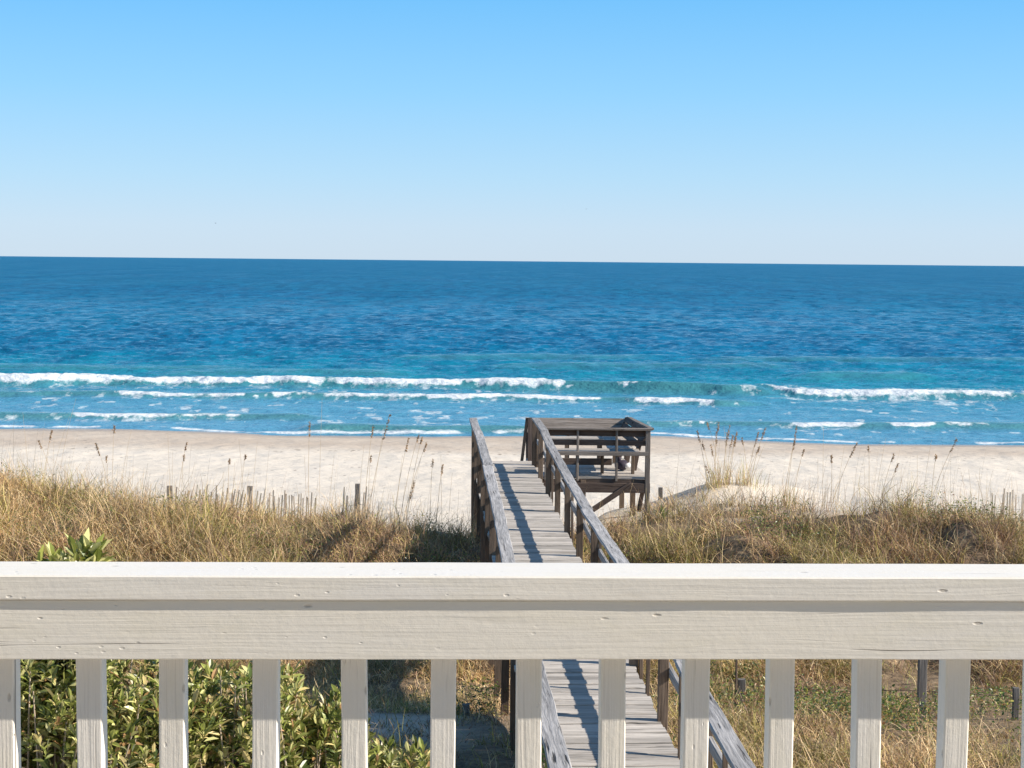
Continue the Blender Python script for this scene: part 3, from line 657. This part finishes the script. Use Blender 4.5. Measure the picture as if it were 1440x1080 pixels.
# upright thin stems along the crest edge
xx, yy = clumps(2600, 27.0, 31.0); k = rng.random(2600) < .5 + .5 * (fbm(xx * .9, yy * .9, 14) > .5); xx = xx[k]; yy = yy[k]
kk = ~((xx > .2) & (xx < 3.0) & (yy > 29)); xx = xx[kk]; yy = yy[kk]; N = len(xx)
th = rng.normal(.2, 1.2, N); D = np.stack([np.cos(th), np.sin(th)], 1)
addr(ribbons(np.stack([xx, yy, ground(xx, yy)], 1), D, rng.uniform(.45, .95, N) * np.where(yy > 29.3, .8, 1), rng.uniform(.004, .007, N), np.stack([rng.uniform(0, .15, N), rng.uniform(.1, .7, N)], 1),
             PAL[rng.integers(0, 4, N)] * rng.uniform(.8, 1.2, (N, 1)), 4))
gr = np_mesh('dune_grass', np.concatenate(Vs), [np.concatenate(Fs)], M_GRASS, cols=np.concatenate(Cs))
tag(gr, 'dense tangle of dry straw and green grass covering the dune', 'grass', kind='stuff')

# leaves --------------------------------------------------------------
def leaves(P, DIR, L, W, cols, fold=.25, curl=.15):
    """pointed oval leaves: P base, DIR unit (n,3)"""
    n = len(P); up = np.array([0, 0, 1.]) + rng.normal(0, .35, (n, 3)); S = np.cross(DIR, up); S /= np.linalg.norm(S, axis=1, keepdims=True) + 1e-9
    N = np.cross(S, DIR)
    t_ = np.array([0, .33, .33, .33, .70, .70, .70, 1.]); s_ = np.array([0, -.42, 0, .42, -.46, 0, .46, 0]); h_ = np.array([0, fold, 0, fold, fold, 0, fold, 0]) 
    V = P[:, None, :] + DIR[:, None, :] * (L[:, None] * t_)[:, :, None] + S[:, None, :] * (W[:, None] * s_)[:, :, None] + N[:, None, :] * ((W[:, None] * h_) - (L[:, None] * curl * t_ ** 2))[:, :, None]
    b = (np.arange(n) * 8)[:, None, None]
    q = np.array([[1, 2, 5, 4], [2, 3, 6, 5]]); tr = np.array([[0, 2, 1], [0, 3, 2], [4, 5, 7], [5, 6, 7]])
    return V.reshape(-1, 3), (b + q[None]).reshape(-1, 4), (b + tr[None]).reshape(-1, 3), np.repeat(cols, 8, 0)
# creeping vine leaves in patches
n = 46000; x, y = clumps(n, 15, 29.2)
pt = fbm(x * .7 + 5, y * .7, 88, 3); c0 = np.zeros(n)
for (px, py, Y, r) in ((1160, 1010, 18.0, 1.0), (1080, 1010, 18.2, .6), (1290, 975, 19.2, .7), (1395, 960, 19.8, .6), (690, 1020, 17.9, .55), (700, 960, 19.5, .4), (1380, 720, 27, 1.3), (1120, 735, 26.5, .9), (620, 770, 25.5, .7), (230, 720, 27, .9), (950, 990, 18.3, .4)):
    c = at(px, py, Y); c0 = np.maximum(c0, np.exp(-((x - c.x) / r) ** 2 - ((y - c.y) / (r * .7)) ** 2))
k = rng.random(n) < np.maximum(.9 * sstep(.60, .70, pt), 0) * .5 + sstep(.25, .7, c0); k &= ~on_walk(x, y); x = x[k]; y = y[k]; c0 = c0[k]; n = len(x)
# several leaves per point
rep = 4; x = np.repeat(x, rep) + rng.normal(0, .07, n * rep); y = np.repeat(y, rep) + rng.normal(0, .07, n * rep); n = len(x); lift = rng.uniform(.02, .42, n) * np.where(y > 22, 1, .75)
dr = rng.normal(0, 1, (n, 3)); dr[:, 2] = np.abs(dr[:, 2]) * .6; dr /= np.linalg.norm(dr, axis=1, keepdims=True)
vc = np.array([(.10, .16, .035), (.20, .25, .05), (.36, .34, .07), (.07, .12, .04), (.33, .16, .06)])[rng.choice(5, n, p=[.34, .28, .16, .14, .08])] * rng.uniform(.75, 1.25, (n, 1))
V, q, tr, c = leaves(np.stack([x, y, ground(x, y) + lift], 1), dr, rng.uniform(.03, .06, n), rng.uniform(.016, .028, n), vc)
vine = np_mesh('vine_leaves', V, [q, tr], M_LEAF, cols=c); tag(vine, 'small green and yellow creeping leaves scattered through the dune grass', 'ground cover', kind='stuff')

# broadleaf shrubs ------------------------------------------------------
def tube(pts, r0, r1, k=5):
    V = []; f = []; n = len(pts)
    for i, p in enumerate(pts):
        r = r0 + (r1 - r0) * i / (n - 1); ax = (pts[min(i + 1, n - 1)] - pts[max(i - 1, 0)]).normalized(); s = ax.cross(Vector((.3, .9, .2))).normalized(); u = ax.cross(s)
        for j in range(k): a = j / k * 6.2832; V.append(tuple(p + s * (r * math.cos(a)) + u * (r * math.sin(a))))
        if i: f += [((i - 1) * k + j, (i - 1) * k + (j + 1) % k, i * k + (j + 1) % k, i * k + j) for j in range(k)]
    return V, f
t = NT('shrub_bark'); p = t.n('ShaderNodeTexCoord').outputs['Object']; t.set(Base_Color=t.mix(t.noise(p, 30), (.34, .26, .19), (.62, .52, .40)), Roughness=.85); M_BARK = t.m
def shrub(cx, cy, rx, ry, ztop, label, nros=650, Ls=(.05, .10), seed=0):
    zg = gz(cx, cy); e = empty('shrub', (cx, cy, zg), label, 'shrub', 'broadleaf shrubs in front of the porch')
    hgt = ztop - zg; zc = zg + hgt * .5; rz = hgt * .5
    P = []; A = []
    u = rng.normal(0, 1, (nros * 3, 3)); u /= np.linalg.norm(u, axis=1, keepdims=True); u = u[u[:, 2] > -.75]
    lump = .82 + .36 * fbm(u[:, 0] * 2.2 + 7 + seed, u[:, 1] * 2.2 + u[:, 2] * 1.7, 200 + seed, 3)
    rad = lump * (1 - .42 * rng.random(len(u)) ** 1.6)
    sq = np.sign(u) * np.abs(u) ** .75
    ros = np.stack([cx + rx * sq[:, 0] * rad, cy + ry * sq[:, 1] * rad, zc + rz * sq[:, 2] * rad], 1)
    # keep the top under ztop
    ros = ros[ros[:, 2] < ztop][:int(nros * 2.2)]; uu = u[:len(ros)]
    ax = uu * .6 + np.array([0, 0, .8]) + rng.normal(0, .28, (len(ros), 3)); ax /= np.linalg.norm(ax, axis=1, keepdims=True)
    nl = 9; R = np.repeat(ros, nl, 0); AX = np.repeat(ax, nl, 0); n = len(R)
    # whorl
    ref = np.cross(AX, np.array([.31, .87, .12])); ref /= np.linalg.norm(ref, axis=1, keepdims=True); r3 = np.cross(AX, ref)
    ph = np.tile(np.arange(nl) * 2.4, len(ros)) + rng.normal(0, .3, n); el = np.tile(np.linspace(.25, 1.35, nl), len(ros)) + rng.normal(0, .15, n)
    d = AX * np.cos(el)[:, None] + (ref * np.cos(ph)[:, None] + r3 * np.sin(ph)[:, None]) * np.sin(el)[:, None]
    base = R - AX * (np.tile(np.linspace(0, .09, nl), len(ros)))[:, None]
    L = rng.uniform(Ls[0], Ls[1], n) * np.repeat(rng.uniform(.7, 1.3, len(ros)), nl); W = L * rng.uniform(.26, .42, n)
    pal = np.array([(.23, .265, .06), (.35, .375, .10), (.58, .56, .24), (.10, .14, .04), (.56, .46, .20), (.42, .25, .11)])
    c = pal[rng.choice(6, n, p=[.24, .26, .22, .10, .13, .05])] * rng.uniform(.7, 1.3, (n, 1)) * np.repeat(rng.uniform(.7, 1.25, len(ros)), nl)[:, None] 
    V, q, tr, cc = leaves(base, d, L, W, c, .22, .12)
    np_mesh('foliage', V, [q, tr], M_LEAF, e, cols=cc)
    VV = []; FF = []; o = 0
    sel = rng.choice(len(ros), min(220, len(ros)), replace=False)
    for i in sel:
        tip = Vector(ros[i]); root = Vector((cx + rng.normal(0, .2), cy + rng.normal(0, .15), zg)); mid = (root + tip) / 2 + Vector((tip.x - root.x, tip.y - root.y, 0)) * .22 + Vector(rng.normal(0, .06, 3)); 
        pts = [root * (1 - s) ** 2 + mid * (2 * s * (1 - s)) + tip * s * s for s in (0, .25, .5, .7, .85, 1)]
        v, f = tube(pts, .013, .0045); VV += v; FF += [tuple(a + o for a in q_) for q_ in f]; o += len(v)
    np_mesh('stems', np.array(VV), [np.array(FF)], M_BARK, e, smooth=True)
    return e
def shrub_px(px, pyt, Y, rx, ry, label, **kw):
    c = at(px, pyt, Y); return shrub(c.x, Y, rx, ry, c.z, label, **kw)
shrub_px(90, 770, 10.6, .27, .28, 'tallest leafy shrub whose top shows above the railing cap at left', nros=360, Ls=(.10, .15), seed=1)
shrub_px(75, 905, 10.2, 1.05, .7, 'large dense glossy shrub filling the gaps between the leftmost balusters', nros=1000, seed=2)
shrub_px(330, 937, 10.6, .55, .6, 'rounded glossy shrub below dry grass right of the tallest shrub', nros=560, seed=3)
shrub_px(440, 968, 10.9, .40, .5, 'bright yellow green shrub at the right end of the leafy row', nros=420, seed=4)
shrub_px(560, 1052, 11.2, .42, .45, 'low leafy shrub tips at the bottom edge left of the boardwalk', nros=300, seed=5)
# feathery green weeds at the boardwalk edge
def weed(px, pyb, pyt, Y, label, seed):
    c = at(px, pyt, Y); zg = gz(c.x, Y); e = empty('weed', (c.x, Y, zg), label, 'weed'); VV = []; FF = []; o = 0; LP = []; LD = []
    for s in range(6):
        tip = c + Vector((random.uniform(-.10, .10), random.uniform(-.08, .08), random.uniform(-.25, 0))); root = Vector((c.x + random.uniform(-.05, .05), Y, zg))
        pts = [root.lerp(tip, q_) + Vector((math.sin(q_ * 3 + s) * .03, 0, 0)) for q_ in (0, .25, .5, .75, 1)]
        v, f = tube(pts, .005, .002, 4); VV += v; FF += [tuple(a + o for a in q_) for q_ in f]; o += len(v)
        for j in range(60):
            q_ = random.uniform(.45, 1); p = root.lerp(tip, q_); LP.append(p); dd = Vector((random.gauss(0, 1), random.gauss(0, 1), random.uniform(.2, 1.5))).normalized(); LD.append(dd)
    np_mesh('stems', np.array(VV), [np.array(FF)], M_BARK, e)
    n = len(LP); V, q, tr, cc = leaves(np.array([tuple(p) for p in LP]), np.array([tuple(p) for p in LD]), rng.uniform(.03, .07, n), rng.uniform(.008, .014, n), np.array([(.12, .24, .04)]) * rng.uniform(.7, 1.5, (n, 1)))
    np_mesh('foliage', V, [q, tr], M_LEAF, e, cols=cc)
weed(776, 1085, 1038, 11.6, 'feathery green weed growing against the left handrail of the boardwalk', 1)
weed(846, 1085, 1058, 11.2, 'thin bright green weed tip poking up in front of the deck shadow', 2)
# spiky plant by the mound
c = at(931, 716, 29.8); zg = gz(c.x, 29.8); e = empty('yucca', (c.x, 29.8, zg), 'small spiky green plant at the foot of the sand mound', 'plant')
n = 46; th = rng.uniform(0, 6.28, n); D = np.stack([np.cos(th), np.sin(th)], 1)
V, f, C = ribbons(np.tile([c.x, 29.8, zg], (n, 1)), D, rng.uniform(.18, .38, n), rng.uniform(.014, .022, n), np.stack([rng.uniform(0, 1.0, n), rng.uniform(.1, 1.2, n)], 1), np.array([(.12, .21, .05)]) * rng.uniform(.7, 1.5, (n, 1)))
np_mesh('leaf_blades', V, [f], M_LEAF, e, cols=C)

# ------------------------------------------------------------------ sea oats
def oats(px, Y, stalks, label, grp, base=True):
    """stalks: (dx_base_px, top_px, top_py, has_head)"""
    b = at(px, 700, Y); zg = gz(b.x, Y); e = empty('sea_oats', (b.x, Y, zg), label, 'sea oats', grp)
    for (dx, tx, ty, head) in stalks:
        y_ = Y + random.uniform(-.25, .25); r = at(px + dx, 700, y_); root = Vector((r.x, y_, gz(r.x, y_) - .03)); tip = at(tx, ty, y_ + random.uniform(-.1, .1))
        lean = tip.x - root.x; rad = .0052 if head else .0034
        mid = root.lerp(tip, .55) - Vector((lean * .18, 0, 0))
        pts = [root * (1 - s) ** 2 + mid * (2 * s * (1 - s)) + tip * s * s for s in (0, .2, .4, .6, .8, 1)]
        v, f = tube(pts, rad, rad * .45, 4); v = np.array(v)
        so = np_mesh('stalk', v, [np.array(f)], M_STALK, e, cols=np.tile(np.array([.60, .47, .30]), (len(v), 1)))
        if head:
            n = int(34 * head) + 26; hl_ = .30 * head; ax = (pts[-1] - pts[-2]).normalized(); q0 = rng.uniform(0, 1, n)
            P = np.array([tuple(pts[-1] - ax * (hl_ * q)) for q in q0]); sg = 1 if lean >= 0 else -1
            dd = rng.normal(0, .5, (n, 3)) + np.array(ax) * .5 + np.array([sg * .45, 0, -.35]); dd /= np.linalg.norm(dd, axis=1, keepdims=True)
            V, q, tr, cc = leaves(P, dd, rng.uniform(.025, .048, n), rng.uniform(.012, .020, n), np.array([(.46, .31, .18)]) * rng.uniform(.5, 1.3, (n, 1)))
            ho = np_mesh('seed_head', V - np.array(e.location), [q, tr], M_STALK, cols=cc); ho.parent = so
    if base:
        n = 70; th = rng.uniform(0, 6.28, n); x = b.x + rng.normal(0, .13, n); y = Y + rng.normal(0, .1, n)
        V, f, C = ribbons(np.stack([x, y, ground(x, y) - .02], 1), np.stack([np.cos(th), np.sin(th)], 1), rng.uniform(.25, .65, n), rng.uniform(.006, .011, n), np.stack([rng.uniform(0, .25, n), rng.uniform(.2, 1.3, n)], 1), PAL[rng.integers(0, 6, n)] * rng.uniform(.8, 1.2, (n, 1)))
        np_mesh('leaf_blades', V, [f], M_GRASS, e, cols=C)
    return e
GL = 'sea oats along the left dune crest'; GM = 'sea oats on the sand mound'; GR = 'sea oats along the right dune crest'
oats(1003, 31.6, [(-8, 981, 606, .8), (-3, 988, 622, .5), (2, 1007, 607, .9), (6, 1000, 625, .8), (-1, 1010, 594, .6), (4, 1013, 612, 0), (0, 993, 655, .6)], 'tall sea oats clump on the left side of the bare sand mound', GM)
oats(1019, 31.8, [(-5, 1026, 598, .9), (-2, 1022, 608, .9), (3, 1036, 606, 1), (0, 1030, 612, .8), (6, 1034, 617, .5), (4, 1018, 600, 0), (-3, 995, 594, .5)], 'tallest sea oats clump with many drooping heads in the middle of the sand mound', GM)
oats(1052, 31.8, [(-3, 1066, 608, 1), (2, 1076, 601, .9), (-5, 1068, 628, .6), (4, 1080, 615, 0), (0, 1044, 616, .5), (-8, 1046, 640, 0)], 'sea oats clump leaning right on the right slope of the sand mound', GM)
oats(1105, 30.4, [(0, 1120, 600, 1), (-4, 1117, 620, .6), (3, 1126, 650, 0), (8, 1130, 632, .4)], 'slender sea oats just right of the sand mound', GM)
oats(516, 28.9, [(-2, 548, 583, 1.6), (-6, 524, 600, .7), (4, 540, 600, .0), (0, 521, 640, .4), (-14, 512, 625, 0)], 'tallest sea oats stalk left of the boardwalk with a long dark head', GL, False)
oats(560, 28.9, [(-8, 574, 616, .8), (0, 588, 612, .4), (4, 600, 622, .6), (9, 593, 615, .4), (-5, 566, 640, 0), (12, 592, 645, 0)], 'fan of sea oats bending right just left of the boardwalk', GL, False)
oats(566, 27.9, [(0, 582, 677, 1.1), (3, 575, 682, 0)], 'low leaning sea oats head touching the grass top left of the boardwalk', GL, False)
oats(612, 29.0, [(0, 622, 654, .6), (-8, 608, 647, .4), (10, 620, 640, 0), (18, 636, 665, 0)], 'thin sea oats with a ragged head nearest the boardwalk on its left', GL, False)
oats(436, 28.8, [(-3, 435, 592, .9), (12, 453, 560, 0), (25, 470, 640, 0), (-4, 428, 640, 0)], 'single upright sea oats stalk with a dark narrow head on the left crest', GL, False)
oats(340, 28.8, [(-5, 345, 640, .3), (4, 336, 618, 0), (12, 362, 622, 0), (-14, 330, 650, 0), (-20, 322, 646, .3)], 'faint thin stalks behind the leaning slatted fence', GL, False)
oats(250, 28.8, [(-4, 262, 622, .5), (-10, 236, 610, 0), (4, 258, 640, .4), (10, 274, 650, 0), (-8, 243, 636, 0)], 'thin stalks rising over the first fence post on the left crest', GL, False)
oats(165, 28.7, [(-8, 160, 598, .5), (0, 185, 603, 0), (-4, 135, 622, .8), (7, 180, 635, 0), (-12, 150, 640, .4)], 'sparse stalks with one nodding head on the high left part of the crest', GL, False)
oats(72, 28.6, [(-12, 72, 605, .7), (-4, 98, 585, 0), (6, 107, 560, 0), (-30, 32, 580, 0), (2, 76, 618, 0), (10, 55, 620, .5)], 'tall thin stalks at the far left end of the crest', GL, False)
oats(1165, 29.2, [(-2, 1205, 622, 1), (-8, 1158, 600, 0), (4, 1170, 640, .5), (10, 1188, 625, 0), (-14, 1150, 645, 0)], 'arching sea oats with one dark nodding head right of the mound', GR, False)
oats(1228, 29.0, [(0, 1246, 615, 0), (-5, 1222, 628, .3), (6, 1256, 640, .4), (-10, 1215, 650, 0), (12, 1262, 652, .5)], 'group of thin dry stalks in the middle of the right crest', GR, False)
oats(1300, 28.8, [(-4, 1310, 618, 0), (4, 1345, 617, .9), (8, 1316, 640, .3), (-10, 1290, 640, 0), (14, 1336, 645, 0)], 'tall thin sea oats with a pale head over the highest right dune brush', GR, False)
oats(1380, 28.8, [(-4, 1378, 658, 0), (4, 1396, 662, 0), (8, 1372, 668, .0), (-12, 1362, 660, 0), (-20, 1352, 664, 0)], 'bare twiggy stalks above the dune near the right edge', GR, False)
# anonymous hair-thin stalks between them
Pn = 150; pxs = rng.uniform(-40, 1480, Pn); V_ = []
k = ~((pxs > 635) & (pxs < 925)); pxs = pxs[k]; n = len(pxs); yy = rng.uniform(27.6, 30.8, n); xx = (pxs - 720) / 2300 * yy; th = rng.normal(.1, .7, n)
V, f, C = ribbons(np.stack([xx, yy, ground(xx, yy)], 1), np.stack([np.cos(th), np.sin(th)], 1), rng.uniform(.8, 1.5, n), rng.uniform(.004, .0065, n), np.stack([rng.uniform(0, .12, n), rng.uniform(.08, .45, n)], 1), np.array([(.46, .35, .21)]) * rng.uniform(.7, 1.2, (n, 1)), 6)
tag(np_mesh('thin_grass_stalks', V, [f], M_GRASS, cols=C), 'scattered hair thin dry stalks standing above the dune crest', 'grass', kind='stuff')

# ------------------------------------------------------------------ birds far out over the sea
t = NT('bird_feather'); p = t.n('ShaderNodeTexCoord').outputs['Object']; t.set(Base_Color=t.mix(t.noise(p, 5), (.06, .06, .065), (.14, .14, .15)), Roughness=.8); M_BIRD = t.m
def bird(px, py, Y, label, turn):
    c = at(px, py, Y); V = []; F = []
    prof = [(-.26, .01), (-.2, .035), (-.08, .065), (.06, .07), (.15, .045), (.2, .042), (.24, .03), (.29, .004)]
    for x, r in prof:
        for k in range(8): a = k / 8 * 6.2832; V.append((x, r * math.cos(a), r * math.sin(a) * .9 + (.02 if x > .14 else 0)))
    for i in range(len(prof) - 1): F += [(i * 8 + k, i * 8 + (k + 1) % 8, (i + 1) * 8 + (k + 1) % 8, (i + 1) * 8 + k) for k in range(8)]
    for s in (-1, 1):
        st_ = [(.04, .10, .17), (.22, .12, .15), (.38, .08, .13), (.56, .0, .08), (.68, -.12, .02)]
        hz_ = [.03, .12, .15, .10, .06]
        for (d, fx, w), hq in zip(st_, hz_):
            for q_ in (0, 1): V.append((fx + (-w if q_ else 0), s * d, hq + .008)); V.append((fx + (-w if q_ else 0), s * d, hq - .008))
        b = len(V) - 20
        for i in range(4):
            a = b + i * 4; F += [(a, a + 4, a + 6, a + 2), (a + 1, a + 3, a + 7, a + 5), (a, a + 1, a + 5, a + 4), (a + 2, a + 6, a + 7, a + 3)]
    A = np.array(V); ca, sa = math.cos(turn), math.sin(turn); A = np.stack([A[:, 0] * ca - A[:, 1] * sa, A[:, 0] * sa + A[:, 1] * ca, A[:, 2]], 1) + np.array(c)
    tag(np_mesh('seabird', A, [np.array(F)], M_BIRD, smooth=True), label, 'bird', 'distant seabirds')
bird(303.3, 314, 640, 'tiny dark seabird flying low in the sky at left', .6)
bird(824.5, 294, 700, 'tiny dark seabird in the sky above the viewing platform', 1.1)

# ------------------------------------------------------------------ light
sd = Vector((math.cos(SUN_EL) * math.cos(SUN_AZ), -math.cos(SUN_EL) * math.sin(SUN_AZ), math.sin(SUN_EL)))
ld = bpy.data.lights.new('sun', 'SUN'); ld.energy = 5.0; ld.angle = math.radians(.5); ld.color = (1, .90, .78)
lo = bpy.data.objects.new('sun', ld); COL.objects.link(lo); lo.rotation_euler = (-sd).to_track_quat('-Z', 'Y').to_euler(); lo.location = sd * 60
w = bpy.data.worlds.new('World'); SC.world = w; w.use_nodes = True; nt = w.node_tree; nt.nodes.clear()
out = nt.nodes.new('ShaderNodeOutputWorld'); bg = nt.nodes.new('ShaderNodeBackground'); sky = nt.nodes.new('ShaderNodeTexSky')
sky.sky_type = 'NISHITA'; sky.sun_disc = False; sky.sun_elevation = SUN_EL; sky.sun_rotation = math.radians(90) + SUN_AZ
sky.altitude = 0; sky.air_density = 1.0; sky.dust_density = .35; sky.ozone_density = 3.0
tc = nt.nodes.new('ShaderNodeTexCoord'); sp = nt.nodes.new('ShaderNodeSeparateXYZ'); nt.links.new(tc.outputs['Generated'], sp.inputs[0])
rp = nt.nodes.new('ShaderNodeValToRGB'); cr = rp.color_ramp
SK = [(0., (.57, .72, .88)), (.02, (.54, .72, .91)), (.05, (.43, .70, .95)), (.10, (.27, .63, .99)), (.157, (.15, .53, .98)), (.32, (.08, .33, .70)), (.6, (.08, .20, .42)), (1., (.07, .15, .30))]
cr.elements[0].position = 0; cr.elements[0].color = c4(SK[0][1]); cr.elements[1].position = 1; cr.elements[1].color = c4(SK[-1][1])
for p_, c_ in SK[1:-1]: e_ = cr.elements.new(p_); e_.color = c4(c_)
nt.links.new(sp.outputs[2], rp.inputs[0])
sc_ = nt.nodes.new('ShaderNodeVectorMath'); sc_.operation = 'SCALE'; sc_.inputs[3].default_value = SKY_GAIN / .13; nt.links.new(rp.outputs[0], sc_.inputs[0])
mx = nt.nodes.new('ShaderNodeMix'); mx.data_type = 'RGBA'; mx.inputs[0].default_value = .88; nt.links.new(sky.outputs[0], mx.inputs[6]); nt.links.new(sc_.outputs[0], mx.inputs[7])
nt.links.new(mx.outputs[2], bg.inputs[0]); bg.inputs[1].default_value = .13
nt.links.new(bg.outputs[0], out.inputs[0])
SC.view_settings.view_transform = 'Standard'; SC.view_settings.look = 'None'; SC.view_settings.gamma = 1; SC.view_settings.exposure = 0.5
SC.render.film_transparent = False
SC.cycles.max_bounces = 6; SC.cycles.use_adaptive_sampling = True
